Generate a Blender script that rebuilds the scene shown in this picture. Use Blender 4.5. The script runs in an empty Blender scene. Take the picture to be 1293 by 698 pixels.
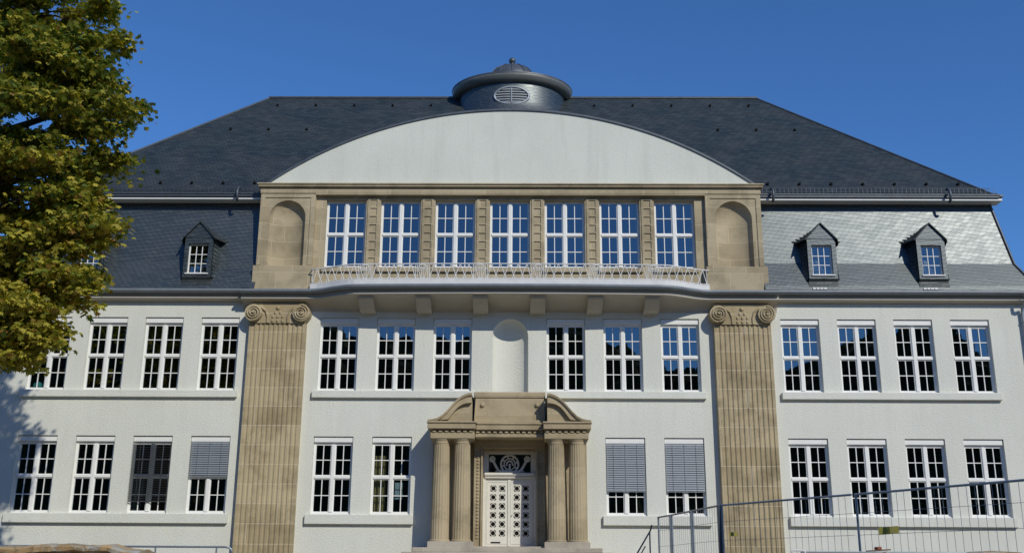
import bpy, math, random
import numpy as np
from mathutils import Vector, Matrix
R = math.radians
PI = math.pi
random.seed(7)
S = bpy.context.scene
COL = S.collection

# ------------------------------------------------------------------ camera
EYE = Vector((0.46, -36.0, 1.6))
PITCH, YAW, ROLL = R(16.0), 0.0104, 0.0057
cd = bpy.data.cameras.new('camera'); co = bpy.data.objects.new('camera', cd); COL.objects.link(co)
cd.sensor_width = 36.0; cd.lens = 36.0 * 1323.26 / 1293.0
cd.clip_start = 0.1; cd.clip_end = 3000
fw = Vector((-math.sin(YAW) * math.cos(PITCH), math.cos(YAW) * math.cos(PITCH), math.sin(PITCH)))
rt = Vector((math.cos(YAW), math.sin(YAW), 0)); up = rt.cross(fw)
r2 = math.cos(ROLL) * rt + math.sin(ROLL) * up; u2 = -math.sin(ROLL) * rt + math.cos(ROLL) * up
M = Matrix((r2, u2, -fw)).transposed().to_4x4(); M.translation = EYE
co.matrix_world = M
S.camera = co

# ------------------------------------------------------------------ sky, sun, exposure
SUNV = Vector((0.65, -1.0, 0.85)).normalized()
elev = math.asin(SUNV.z); azim = math.atan2(SUNV.x, SUNV.y)
W = bpy.data.worlds.new('World'); S.world = W; W.use_nodes = True
wn = W.node_tree
for n in list(wn.nodes): wn.nodes.remove(n)
wo = wn.nodes.new('ShaderNodeOutputWorld'); bg = wn.nodes.new('ShaderNodeBackground'); sk = wn.nodes.new('ShaderNodeTexSky')
sk.sky_type = 'NISHITA'; sk.sun_disc = False; sk.sun_elevation = elev; sk.sun_rotation = azim
sk.air_density = 1.0; sk.dust_density = 0.0; sk.ozone_density = 4.0; sk.altitude = 300
bg.inputs['Strength'].default_value = 0.085
tn = wn.nodes.new('ShaderNodeMix'); tn.data_type = 'RGBA'; tn.blend_type = 'MULTIPLY'; tn.inputs[0].default_value = 1.0
tn.inputs[7].default_value = (.62, 1.04, 1.5, 1)      # deep polarised autumn blue
wn.links.new(sk.outputs[0], tn.inputs[6]); wn.links.new(tn.outputs[2], bg.inputs[0]); wn.links.new(bg.outputs[0], wo.inputs[0])
sl = bpy.data.lights.new('sun', 'SUN'); so = bpy.data.objects.new('sun', sl); COL.objects.link(so)
sl.energy = 2.9; sl.angle = R(0.53); sl.color = (1.0, 0.95, 0.83)
so.rotation_euler = (-SUNV).to_track_quat('-Z', 'Y').to_euler(); so.location = SUNV * 60
S.view_settings.view_transform = 'Standard'; S.view_settings.look = 'None'
S.view_settings.exposure = 0.0; S.view_settings.gamma = 1.0; S.view_settings.use_curve_mapping = False
S.cycles.max_bounces = 8; S.cycles.transparent_max_bounces = 12

# ------------------------------------------------------------------ materials
class NT:
    def __init__(s, name):
        s.m = bpy.data.materials.new(name); s.m.use_nodes = True
        s.t = s.m.node_tree; s.b = s.t.nodes['Principled BSDF']; s.o = s.t.nodes['Material Output']
    def n(s, typ, **kw):
        x = s.t.nodes.new(typ)
        for k, v in kw.items():
            if k.startswith('i_'):
                key = k[2:]; key = int(key) if key.isdigit() else key.replace('_', ' ')
                x.inputs[key].default_value = v
            else: setattr(x, k, v)
        return x
    def l(s, a, b): s.t.links.new(a, b)
    def set(s, **kw):
        for k, v in kw.items(): s.b.inputs[k.replace('_', ' ')].default_value = v
    def mix(s, fac, a, b, mode='MIX'):
        x = s.t.nodes.new('ShaderNodeMix'); x.data_type = 'RGBA'; x.blend_type = mode
        for sock, v in ((x.inputs[0], fac), (x.inputs[6], a), (x.inputs[7], b)):
            if hasattr(v, 'is_output') or isinstance(v, bpy.types.NodeSocket): s.l(v, sock)
            elif isinstance(v, (tuple, list)): sock.default_value = (*v[:3], 1)
            else: sock.default_value = v
        return x.outputs[2]
    def ramp(s, sock, p0, p1, c0=(0, 0, 0), c1=(1, 1, 1)):
        x = s.t.nodes.new('ShaderNodeValToRGB'); s.l(sock, x.inputs[0])
        x.color_ramp.elements[0].position = p0; x.color_ramp.elements[1].position = p1
        x.color_ramp.elements[0].color = (*c0, 1); x.color_ramp.elements[1].color = (*c1, 1)
        return x.outputs[0]
    def obj(s): return s.n('ShaderNodeTexCoord').outputs['Object']
    def uv(s): return s.n('ShaderNodeTexCoord').outputs['UV']
    def scale(s, v, sc, rot=(0, 0, 0)):
        x = s.n('ShaderNodeMapping'); x.inputs['Scale'].default_value = sc; x.inputs['Rotation'].default_value = rot
        s.l(v, x.inputs[0]); return x.outputs[0]
    def noise(s, v, sc, det=4, rough=.55):
        x = s.n('ShaderNodeTexNoise', i_Scale=sc, i_Detail=det, i_Roughness=rough); s.l(v, x.inputs['Vector']); return x.outputs[0]
    def bump(s, h, strength=.5, dist=.02, nrm=None):
        x = s.n('ShaderNodeBump', i_Strength=strength, i_Distance=dist); s.l(h, x.inputs['Height'])
        if nrm: s.l(nrm, x.inputs['Normal'])
        s.l(x.outputs[0], s.b.inputs['Normal']); return x.outputs[0]

def plaster(name, col, streak=.0, rough=1.0):
    m = NT(name); v = m.obj()
    big = m.noise(v, .35, 3); st = m.noise(m.scale(v, (1.3, 1.3, .12)), 2.2, 5, .65)
    c = m.mix(m.ramp(big, .3, .7), [x * .93 for x in col], [min(x * 1.03, .9) for x in col])
    c = m.mix(m.ramp(st, .48, .78), c, [x * (1 - streak) for x in col])
    fine = m.noise(m.scale(v, (1, 1, 2.0)), 14, 6, .7)
    c = m.mix(m.ramp(fine, .35, .75), c, m.mix(.07, c, (.1, .1, .1)))
    m.l(c, m.b.inputs['Base Color']); m.set(Roughness=.95)
    m.b.inputs['Specular IOR Level'].default_value = .15
    m.bump(fine, .55 * rough, .035)
    return m.m
def stone(name, c0, c1, bw=1.15, bh=.63, mortar=None, rough=.5, joint=.008):
    m = NT(name); v = m.obj()
    sep = m.n('ShaderNodeSeparateXYZ'); m.l(v, sep.inputs[0])
    ad = m.n('ShaderNodeMath', operation='ADD'); m.l(sep.outputs[0], ad.inputs[0]); m.l(sep.outputs[1], ad.inputs[1])
    cb = m.n('ShaderNodeCombineXYZ'); m.l(ad.outputs[0], cb.inputs[0]); m.l(sep.outputs[2], cb.inputs[1])
    br = m.n('ShaderNodeTexBrick'); m.l(cb.outputs[0], br.inputs['Vector'])
    br.inputs['Scale'].default_value = 1; br.inputs['Brick Width'].default_value = bw; br.inputs['Row Height'].default_value = bh
    br.inputs['Mortar Size'].default_value = joint; br.inputs['Mortar Smooth'].default_value = .3; br.inputs['Bias'].default_value = 0
    br.inputs['Color1'].default_value = (0, 0, 0, 1); br.inputs['Color2'].default_value = (1, 1, 1, 1); br.inputs['Mortar'].default_value = (.5, .5, .5, 1)
    n1 = m.noise(v, 1.1, 6, .65); n2 = m.noise(v, 30, 5, .7)
    c = m.mix(br.outputs[0], c0, c1)
    dk = [a * .62 for a in c0]
    c = m.mix(m.ramp(n1, .45, .75), c, dk)
    c = m.mix(m.ramp(n2, .4, .7), c, m.mix(.18, c, (.06, .05, .04)))
    mo = mortar or [min(a * 1.25, .7) for a in c1]
    c = m.mix(br.outputs[1], c, mo)
    m.l(c, m.b.inputs['Base Color']); m.set(Roughness=.88)
    m.b.inputs['Specular IOR Level'].default_value = .2
    h = m.n('ShaderNodeMath', operation='SUBTRACT'); m.l(n2, h.inputs[0]); m.l(br.outputs[1], h.inputs[1])
    m.bump(h.outputs[0], rough, .012)
    return m.m
def slate(name, c, bw=.24, bh=.13, rot=0., r0=.34, r1=.46, spec=.75, line=.35, skew=0., ior=1.5, ms=.013):
    m = NT(name); v = m.scale(m.uv(), (1, 1, 1), (0, 0, rot))
    wob = m.n('ShaderNodeTexNoise', i_Scale=1.7); m.l(v, wob.inputs['Vector'])
    add0 = m.n('ShaderNodeVectorMath', operation='MULTIPLY_ADD'); m.l(wob.outputs[1], add0.inputs[0]); add0.inputs[1].default_value = (.05, .035, 0); m.l(v, add0.inputs[2])
    sp0 = m.n('ShaderNodeSeparateXYZ'); m.l(add0.outputs[0], sp0.inputs[0])
    sh = m.n('ShaderNodeMath', operation='MULTIPLY_ADD'); m.l(sp0.outputs[1], sh.inputs[0]); sh.inputs[1].default_value = skew; m.l(sp0.outputs[0], sh.inputs[2])
    add = m.n('ShaderNodeCombineXYZ'); m.l(sh.outputs[0], add.inputs[0]); m.l(sp0.outputs[1], add.inputs[1])
    br = m.n('ShaderNodeTexBrick'); m.l(add.outputs[0], br.inputs['Vector'])
    br.inputs['Scale'].default_value = 1; br.inputs['Brick Width'].default_value = bw; br.inputs['Row Height'].default_value = bh
    br.inputs['Mortar Size'].default_value = ms; br.inputs['Mortar Smooth'].default_value = .6
    br.inputs['Color1'].default_value = (0, 0, 0, 1); br.inputs['Color2'].default_value = (1, 1, 1, 1); br.inputs['Mortar'].default_value = (.5, .5, .5, 1)
    nz = m.noise(m.obj(), .8, 5, .6); nf = m.noise(m.obj(), 22, 4, .6)
    col = m.mix(br.outputs[0], [a * .72 for a in c], [a * 1.25 for a in c])
    col = m.mix(m.ramp(nz, .4, .75), col, m.mix(.35, col, (.10, .095, .08)))
    col = m.mix(br.outputs[1], col, [a * line for a in c])
    m.l(col, m.b.inputs['Base Color'])
    rr = m.n('ShaderNodeMapRange'); m.l(br.outputs[0], rr.inputs[0]); rr.inputs[3].default_value = r0; rr.inputs[4].default_value = r1
    m.l(rr.outputs[0], m.b.inputs['Roughness'])
    m.b.inputs['Specular IOR Level'].default_value = spec; m.b.inputs['IOR'].default_value = ior; m.b.inputs['Specular Tint'].default_value = (.88, .97, 1.0, 1)
    # sawtooth course profile: each slate lifts at its lower edge
    sep = m.n('ShaderNodeSeparateXYZ'); m.l(add.outputs[0], sep.inputs[0])
    mo = m.n('ShaderNodeMath', operation='DIVIDE'); m.l(sep.outputs[1], mo.inputs[0]); mo.inputs[1].default_value = bh
    fr = m.n('ShaderNodeMath', operation='FRACT'); m.l(mo.outputs[0], fr.inputs[0])
    s2 = m.n('ShaderNodeMath', operation='MULTIPLY_ADD'); m.l(br.outputs[1], s2.inputs[0]); s2.inputs[1].default_value = -.25
    k2 = m.n('ShaderNodeMath', operation='MULTIPLY_ADD'); m.l(nf, k2.inputs[0]); k2.inputs[1].default_value = .35
    k3 = m.n('ShaderNodeMath', operation='MULTIPLY_ADD'); m.l(br.outputs[0], k3.inputs[0]); k3.inputs[1].default_value = .22; m.l(k2.outputs[0], k3.inputs[2])
    k4 = m.n('ShaderNodeMath', operation='MULTIPLY_ADD'); m.l(fr.outputs[0], k4.inputs[0]); k4.inputs[1].default_value = -.6; m.l(k3.outputs[0], k4.inputs[2])
    m.l(k4.outputs[0], s2.inputs[2])
    m.bump(s2.outputs[0], .5, .009)
    return m.m
def plain(name, col, rough=.5, spec=.5, metal=0., var=.12, bump=0., bscale=25):
    m = NT(name); v = m.obj(); n = m.noise(v, 3.0, 5, .65)
    c = m.mix(m.ramp(n, .3, .75), [min(1, x * (1 + var * .5)) for x in col], [x * (1 - var) for x in col])
    m.l(c, m.b.inputs['Base Color']); m.set(Roughness=rough, Metallic=metal)
    m.b.inputs['Specular IOR Level'].default_value = spec
    if bump: m.bump(m.noise(v, bscale, 5, .65), bump, .01)
    return m.m
def glass(name, refl=.185, tint=(.55, .6, .6)):
    m = NT(name); m.t.nodes.remove(m.b)
    tr = m.n('ShaderNodeBsdfTransparent'); tr.inputs[0].default_value = (*tint, 1)
    gl = m.n('ShaderNodeBsdfGlossy'); gl.inputs[0].default_value = (.88, .95, 1.0, 1); gl.inputs['Roughness'].default_value = .012
    mx = m.n('ShaderNodeMixShader'); mx.inputs[0].default_value = refl
    b = m.n('ShaderNodeBump', i_Strength=.05, i_Distance=.02); m.l(m.noise(m.obj(), 1.6, 2), b.inputs['Height']); m.l(b.outputs[0], gl.inputs['Normal'])
    m.l(tr.outputs[0], mx.inputs[1]); m.l(gl.outputs[0], mx.inputs[2]); m.l(mx.outputs[0], m.o.inputs[0])
    return m.m
def leafmat(name):
    m = NT(name); a = m.n('ShaderNodeAttribute'); a.attribute_name = 'leafcol'
    m.l(a.outputs[0], m.b.inputs['Base Color']); m.set(Roughness=.5); m.b.inputs['Specular IOR Level'].default_value = .4
    t = m.n('ShaderNodeBsdfTranslucent'); m.l(m.mix(1.0, a.outputs[0], (1.5, 1.4, .6), 'MULTIPLY'), t.inputs[0])
    mx = m.n('ShaderNodeMixShader'); mx.inputs[0].default_value = .4
    m.l(m.b.outputs[0], mx.inputs[1]); m.l(t.outputs[0], mx.inputs[2]); m.l(mx.outputs[0], m.o.inputs[0])
    return m.m

MT = {}
MT['plaster'] = plaster('white_roughcast', (.775, .782, .70), .08, 1.2)
MT['gable'] = plaster('gable_plaster', (.74, .757, .665), .12, .5)
MT['trim'] = plaster('smooth_grey_trim', (.60, .60, .575), .08, .35)
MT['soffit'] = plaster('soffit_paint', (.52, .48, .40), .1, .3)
MT['stone'] = stone('beige_sandstone', (.44, .365, .235), (.545, .46, .305))
MT['pilstone'] = stone('pilaster_sandstone', (.41, .33, .195), (.55, .46, .29), 1.99, .655, (.64, .55, .40), .5, .011)
MT['portstone'] = stone('portal_sandstone', (.44, .36, .225), (.52, .43, .28), 3.0, 1.7, (.42, .33, .21))
MT['rubble'] = stone('rough_wall_sandstone', (.42, .27, .12), (.52, .36, .18), .9, .4, (.3, .22, .13), 1.0)
rm = MT['rubble'].node_tree; rb = rm.nodes['Principled BSDF']; src = rb.inputs['Base Color'].links[0].from_socket
tcn = rm.nodes.new('ShaderNodeTexCoord'); nzn = rm.nodes.new('ShaderNodeTexNoise'); nzn.inputs['Scale'].default_value = 5.5; nzn.inputs['Detail'].default_value = 8; nzn.inputs['Roughness'].default_value = .75
rm.links.new(tcn.outputs['Object'], nzn.inputs['Vector'])
crn = rm.nodes.new('ShaderNodeValToRGB'); crn.color_ramp.elements[0].position = .47; crn.color_ramp.elements[1].position = .58; rm.links.new(nzn.outputs[0], crn.inputs[0])
mxn = rm.nodes.new('ShaderNodeMix'); mxn.data_type = 'RGBA'; mxn.inputs[7].default_value = (.40, .40, .34, 1)
rm.links.new(crn.outputs[0], mxn.inputs[0]); rm.links.new(src, mxn.inputs[6]); rm.links.new(mxn.outputs[2], rb.inputs['Base Color'])
MT['plinth'] = stone('pale_stone_base', (.47, .42, .34), (.54, .49, .40), 3, 3)
MT['slate'] = slate('roof_slate', (.035, .046, .050), .30, .15, R(3), .42, .55, .3, .35, .5)
MT['mslate'] = slate('mansard_slate', (.027, .039, .045), (.20), .15, R(-7), .42, .475, 1.0, .10, 1.2, 1.58, .019)
MT['zinc'] = plain('weathered_zinc', (.10, .115, .13), .45, .5, .3, .3)
MT['zinclite'] = plain('pale_zinc', (.36, .385, .40), .45, .5, .3, .2)
MT['zincmid'] = plain('lantern_zinc', (.17, .175, .165), .5, .5, .2, .2)
MT['guttergrey'] = plain('painted_gutter', (.20, .225, .25), .5, .5, .1, .2)
MT['white'] = plain('white_window_paint', (.86, .86, .82), .4, .4, 0, .05)
MT['cream'] = plain('cream_door_paint', (.78, .76, .68), .45, .4, 0, .08)
MT['rail'] = plain('white_rail_paint', (.74, .74, .72), .5, .4, 0, .12)
MT['glass'] = glass('window_glass')
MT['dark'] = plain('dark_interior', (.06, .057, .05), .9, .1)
MT['black'] = plain('dark_opening', (.012, .012, .012), .8, .1)
MT['blind'] = plain('grey_blind', (.29, .32, .35), .4, .5, .2, .08)
MT['dblind'] = plain('dark_blind', (.07, .075, .08), .45, .5, .1, .1)
MT['steel'] = plain('galvanised_steel', (.30, .33, .36), .4, .5, .6, .25)
MT['dsteel'] = plain('dark_painted_steel', (.05, .065, .09), .45, .5, .2, .2)
MT['asphalt'] = plain('asphalt', (.055, .055, .055), .9, .2, 0, .25, .5, 60)
MT['paving'] = plain('pale_gravel', (.20, .18, .145), .95, .2, 0, .2, .5, 40)
MT['bark'] = plain('bark', (.09, .07, .05), .95, .1, 0, .5, 1.0, 12)
MT['leaf'] = leafmat('chestnut_leaf')
MT['hill'] = plain('far_wood_foliage', (.05, .065, .03), 1., .05, 0, .6)
MT['curtain'] = plain('yellow_curtain', (.60, .52, .25), .9, .1)
MT['paper'] = plain('pale_blue_paper', (.55, .72, .78), .8, .2)
MT['teal'] = plain('teal_rubber', (.10, .55, .55), .5, .4)
MT['sign'] = plain('olive_plate', (.30, .28, .06), .6, .3, 0, .3)
MT['wood'] = plain('brown_plank', (.20, .12, .06), .8, .2, 0, .4)
MT['brick'] = plain('red_brick', (.30, .11, .07), .9, .2, 0, .3, .6)
MT['concrete'] = plain('concrete', (.35, .34, .32), .9, .2, 0, .2, .5)
MT['greycloth'] = plain('grey_curtain', (.35, .36, .36), .9, .1)

# ------------------------------------------------------------------ mesh builder
class MB:
    def __init__(s): s.v = []; s.f = []; s.mi = []; s.cur = 0; s.sm = []
    def face(s, pts, smooth=False):
        i = len(s.v); s.v.extend([tuple(p) for p in pts]); s.f.append(tuple(range(i, i + len(pts)))); s.mi.append(s.cur); s.sm.append(smooth)
    def grid(s, rows, smooth=True, closed=False):
        i0 = len(s.v); n = len(rows[0])
        for r in rows: s.v.extend([tuple(p) for p in r])
        for a in range(len(rows) - 1):
            for b in range(n if closed else n - 1):
                b2 = (b + 1) % n
                s.f.append((i0 + a * n + b, i0 + a * n + b2, i0 + (a + 1) * n + b2, i0 + (a + 1) * n + b)); s.mi.append(s.cur); s.sm.append(smooth)
    def box(s, x0, x1, y0, y1, z0, z1):
        p = [(x0, y0, z0), (x1, y0, z0), (x1, y1, z0), (x0, y1, z0), (x0, y0, z1), (x1, y0, z1), (x1, y1, z1), (x0, y1, z1)]
        i = len(s.v); s.v.extend(p)
        for q in ((0, 3, 2, 1), (4, 5, 6, 7), (0, 1, 5, 4), (1, 2, 6, 5), (2, 3, 7, 6), (3, 0, 4, 7)):
            s.f.append(tuple(i + k for k in q)); s.mi.append(s.cur); s.sm.append(False)
    def bbox(s, x0, x1, y0, y1, z0, z1, c=.008):
        # box with chamfered front (-y) edges
        a = [(x0, y1), (x0, y0 + c), (x0 + c, y0), (x1 - c, y0), (x1, y0 + c), (x1, y1)]
        rows = []
        for z, k in ((z0, c), (z0 + c, 0), (z1 - c, 0), (z1, c)):
            rows.append([(min(max(x, x0 + (k if x < x0 + 2 * c else 0)), x1 - (k if x > x1 - 2 * c else 0)), y + (k if y < y1 - 1e-6 else 0), z) for x, y in a])
        s.grid(rows, False); s.face(rows[-1]); s.face(rows[0][::-1]); s.face([rows[0][0], rows[-1][0], rows[-1][-1], rows[0][-1]])
    def prism_y(s, poly, y0, y1, cap0=True, cap1=True, smooth=False):
        # poly of (x,z), extruded along y
        n = len(poly)
        for i in range(n):
            a, b = poly[i], poly[(i + 1) % n]
            s.face([(a[0], y0, a[1]), (a[0], y1, a[1]), (b[0], y1, b[1]), (b[0], y0, b[1])], smooth)
        if cap0: s.face([(x, y0, z) for x, z in poly])
        if cap1: s.face([(x, y1, z) for x, z in poly][::-1])
    def prism_z(s, poly, z0, z1, caps=True):
        n = len(poly)
        for i in range(n):
            a, b = poly[i], poly[(i + 1) % n]
            s.face([(*a, z0), (*b, z0), (*b, z1), (*a, z1)])
        if caps: s.face([(*p, z1) for p in poly]); s.face([(*p, z0) for p in poly][::-1])
    def tube(s, pts, r, n=6, caps=True, closed=False):
        pts = [Vector(p) for p in pts]; rows = []; m = len(pts); prev = None
        for i, p in enumerate(pts):
            if closed: t = pts[(i + 1) % m] - pts[i - 1]
            else: t = pts[min(i + 1, m - 1)] - pts[max(i - 1, 0)]
            t.normalize()
            if prev is None: a = t.orthogonal().normalized()
            else: a = (prev - t * prev.dot(t)).normalized()
            prev = a; b = t.cross(a); rr = r[i] if isinstance(r, (list, tuple)) else r
            rows.append([p + rr * (a * math.cos(2 * PI * k / n) + b * math.sin(2 * PI * k / n)) for k in range(n)])
        if closed: rows.append(rows[0])
        s.grid(rows, True, True)
        if caps and not closed: s.face(rows[0][::-1]); s.face(rows[-1])
    def lathe(s, c, prof, n=24, sy=1.0, a0=0, a1=2 * PI, smooth=True):
        full = abs(a1 - a0 - 2 * PI) < 1e-6; k = n if full else n + 1
        rows = [[(c[0] + r * math.cos(a0 + (a1 - a0) * i / n), c[1] + sy * r * math.sin(a0 + (a1 - a0) * i / n), c[2] + z) for i in range(k)] for r, z in prof]
        s.grid(rows, smooth, full)
    def build(s, name, mats, parent=None, **props):
        me = bpy.data.meshes.new(name); me.from_pydata(s.v, [], s.f)
        if not isinstance(mats, (list, tuple)): mats = [mats]
        for m in mats: me.materials.append(MT[m] if isinstance(m, str) else m)
        me.polygons.foreach_set('material_index', s.mi); me.polygons.foreach_set('use_smooth', s.sm)
        uv = me.uv_layers.new(name='UVMap'); Z = Vector((0, 0, 1))
        co_ = me.vertices; buf = np.zeros(len(me.loops) * 2, dtype=np.float32)
        for p in me.polygons:
            nrm = p.normal
            if abs(nrm.z) > .985: t = Vector((1, 0, 0)); b = Vector((0, 1, 0))
            else: t = Z.cross(nrm).normalized(); b = nrm.cross(t)
            for li in p.loop_indices:
                q = co_[me.loops[li].vertex_index].co
                buf[2 * li] = q.dot(t); buf[2 * li + 1] = q.dot(b)
        uv.data.foreach_set('uv', buf)
        o = bpy.data.objects.new(name, me); COL.objects.link(o)
        if parent: o.parent = parent
        for k, v in props.items(): o[k] = v
        return o
def empty(name, loc, label, cat, group=None):
    o = bpy.data.objects.new(name, None); COL.objects.link(o); o.location = loc; o.empty_display_size = .2
    o['label'] = label; o['category'] = cat
    if group: o['group'] = group
    return o
def struct(mb, name, mat): return mb.build(name, mat, None, kind='structure')
def part_of(o, root):
    # parent without moving: root may sit away from the origin
    o.parent = root; o.matrix_parent_inverse = Matrix.Translation(-root.location)
    return o
def smooth(t): t = max(0, min(1, t)); return t * t * (3 - 2 * t)
def arc(cx, cz, r, a0, a1, n): return [(cx + r * math.cos(a0 + (a1 - a0) * i / n), cz + r * math.sin(a0 + (a1 - a0) * i / n)) for i in range(n + 1)]

# ------------------------------------------------------------------ ground
TER = 1.2
m = MB()
for a, b in ((-600, -60), (-60, 60), (60, 600)):
    m.face([(a, -600, -.05), (b, -600, -.05), (b, 900, -.05), (a, 900, -.05)])
struct(m, 'ground', 'paving')
m = MB(); m.face([(-300, -50, 0), (300, -50, 0), (300, -24.6, 0), (-300, -24.6, 0)]); struct(m, 'road', 'asphalt')
m = MB(); m.box(-300, 300, -24.6, -22.4, -.05, .12); struct(m, 'pavement', 'concrete')
m = MB(); m.box(-60, 60, -21.75, 30, -.04, TER); struct(m, 'terrace', 'paving')

# ------------------------------------------------------------------ the school building
B = empty('school_building', (0, 0, TER), 'grey white school building with slate mansard roof, beige stone pilasters and a curved white gable', 'building')
def part(mb, name, mat, parent=None, **kw):
    o = mb.build(name, mat, None, **kw)
    if parent is None: part_of(o, B)
    else: o.parent = parent
    return o

WX = 18.1
AX = .04                     # portal axis
WW = 1.36
wingx = [10.22, 12.21, 14.19, 16.18]
cenx = [1.99, 3.99, 6.0]
UP = (7.78, 10.39); LO = (3.60, 6.21)
ops = []
for sx in (-1, 1):
    for x in wingx:
        ops.append((sx * x, UP)); ops.append((sx * x, LO))
    for x in cenx: ops.append((sx * x, UP))
    for x in cenx[1:]: ops.append((sx * x, LO))
rects = [(x - WW / 2, x + WW / 2, z[0], z[1]) for x, z in ops]
NR = .635; NX = .035; NZ = 9.72
niche_rect = (NX - NR, NX + NR, 7.0, NZ + NR)
door_rect = (AX - .90, AX + .90, 2.57, 5.80)
def wall_grid(mb, x0, x1, z0, z1, holes, y):
    xs = sorted({x0, x1, *[h[0] for h in holes], *[h[1] for h in holes]}); zs = sorted({z0, z1, *[h[2] for h in holes], *[h[3] for h in holes]})
    xs = [x for x in xs if x0 <= x <= x1]; zs = [z for z in zs if z0 <= z <= z1]
    for i in range(len(xs) - 1):
        for j in range(len(zs) - 1):
            cx, cz = (xs[i] + xs[i + 1]) / 2, (zs[j] + zs[j + 1]) / 2
            if any(h[0] < cx < h[1] and h[2] < cz < h[3] for h in holes): continue
            mb.face([(xs[i], y, zs[j]), (xs[i + 1], y, zs[j]), (xs[i + 1], y, zs[j + 1]), (xs[i], y, zs[j + 1])])
def reveal(mb, h, y0, y1):
    a, b, c, d = h
    mb.face([(a, y0, c), (a, y0, d), (a, y1, d), (a, y1, c)]); mb.face([(b, y0, c), (b, y1, c), (b, y1, d), (b, y0, d)])
    mb.face([(a, y0, c), (a, y1, c), (b, y1, c), (b, y0, c)]); mb.face([(a, y0, d), (b, y0, d), (b, y1, d), (a, y1, d)])
def niche(mb, cx, r, zb, zs, y, depth, n=20, frame=True):
    # half-cylinder recess with a quarter-sphere head, plus the spandrels of its square opening
    ang = [PI * i / n for i in range(n + 1)]
    rows = [[(cx - r * math.cos(a), y + depth * math.sin(a), z) for a in ang] for z in (zb, zs)]
    mb.grid(rows, True)
    rows = []
    for j in range(11):
        e = PI / 2 * j / 10
        rows.append([(cx - r * math.cos(a) * math.cos(e) if j < 10 else cx, y + depth * math.sin(a) * math.cos(e), zs + r * math.sin(e)) for a in ang])
    # quarter sphere: rings from spring line up to the crown of the arch
    rows = []
    for j in range(n + 1):
        a = PI * j / n        # around the arch
        rows.append([(cx - r * math.cos(a) * math.cos(t), y + depth * math.sin(t), zs + r * math.sin(a) * math.cos(t)) for t in [PI / 2 * k / 10 for k in range(11)]])
    mb.grid(rows, True)
    mb.face([(cx - r * math.cos(a), y + depth * math.sin(a), zb) for a in ang])
    top = zs + r
    A = [(cx - r * math.cos(a), zs + r * math.sin(a)) for a in ang]; h = n // 2
    for i in range(h): mb.face([(cx - r, y, top), (A[i][0], y, A[i][1]), (A[i + 1][0], y, A[i + 1][1])])
    for i in range(h, n): mb.face([(cx + r, y, top), (A[i][0], y, A[i][1]), (A[i + 1][0], y, A[i + 1][1])])

m = MB()
wall_grid(m, -WX, WX, TER - .05, 11.3, rects + [niche_rect, door_rect], 0)
for h in rects: reveal(m, h, 0, .30)
niche(m, NX, NR, 7.0, NZ, 0, .36)
m.face([(-WX, 0, TER), (-WX, 0, 11.3), (-WX, 14.3, 11.3), (-WX, 14.3, TER)]); m.face([(WX, 0, TER), (WX, 14.3, TER), (WX, 14.3, 11.3), (WX, 0, 11.3)])
m.face([(-WX, 14.3, TER), (WX, 14.3, TER), (WX, 14.3, 11.3), (-WX, 14.3, 11.3)])
part(m, 'wall', 'plaster')
# dark rooms behind the windows
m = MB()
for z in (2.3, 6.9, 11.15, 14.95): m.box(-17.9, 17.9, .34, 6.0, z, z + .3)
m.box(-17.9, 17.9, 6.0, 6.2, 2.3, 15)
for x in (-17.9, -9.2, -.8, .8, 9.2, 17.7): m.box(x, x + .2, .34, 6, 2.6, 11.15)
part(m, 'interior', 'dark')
# window sill bands
def sill(x0, x1, z0, z1):
    m = MB(); m.bbox(x0, x1, -.13, .0, z0, z1 - .004, .012); m.box(x0 + .02, x1 - .02, -.0, .0005, z0 + .02, z1 - .03)
    part(m, 'sill_band', 'plaster')
for sx in (-1, 1):
    for z in ((7.53, 7.78), (3.28, 3.60)):
        a, b = sorted((sx * 9.42, sx * 16.97)); sill(a, b, *z)
    a, b = sorted((sx * 1.2, sx * 6.82)); sill(a, b, 7.53, 7.78)
    a, b = sorted((sx * 3.18, sx * 6.82)); sill(a, b, 3.28, 3.60)

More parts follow.
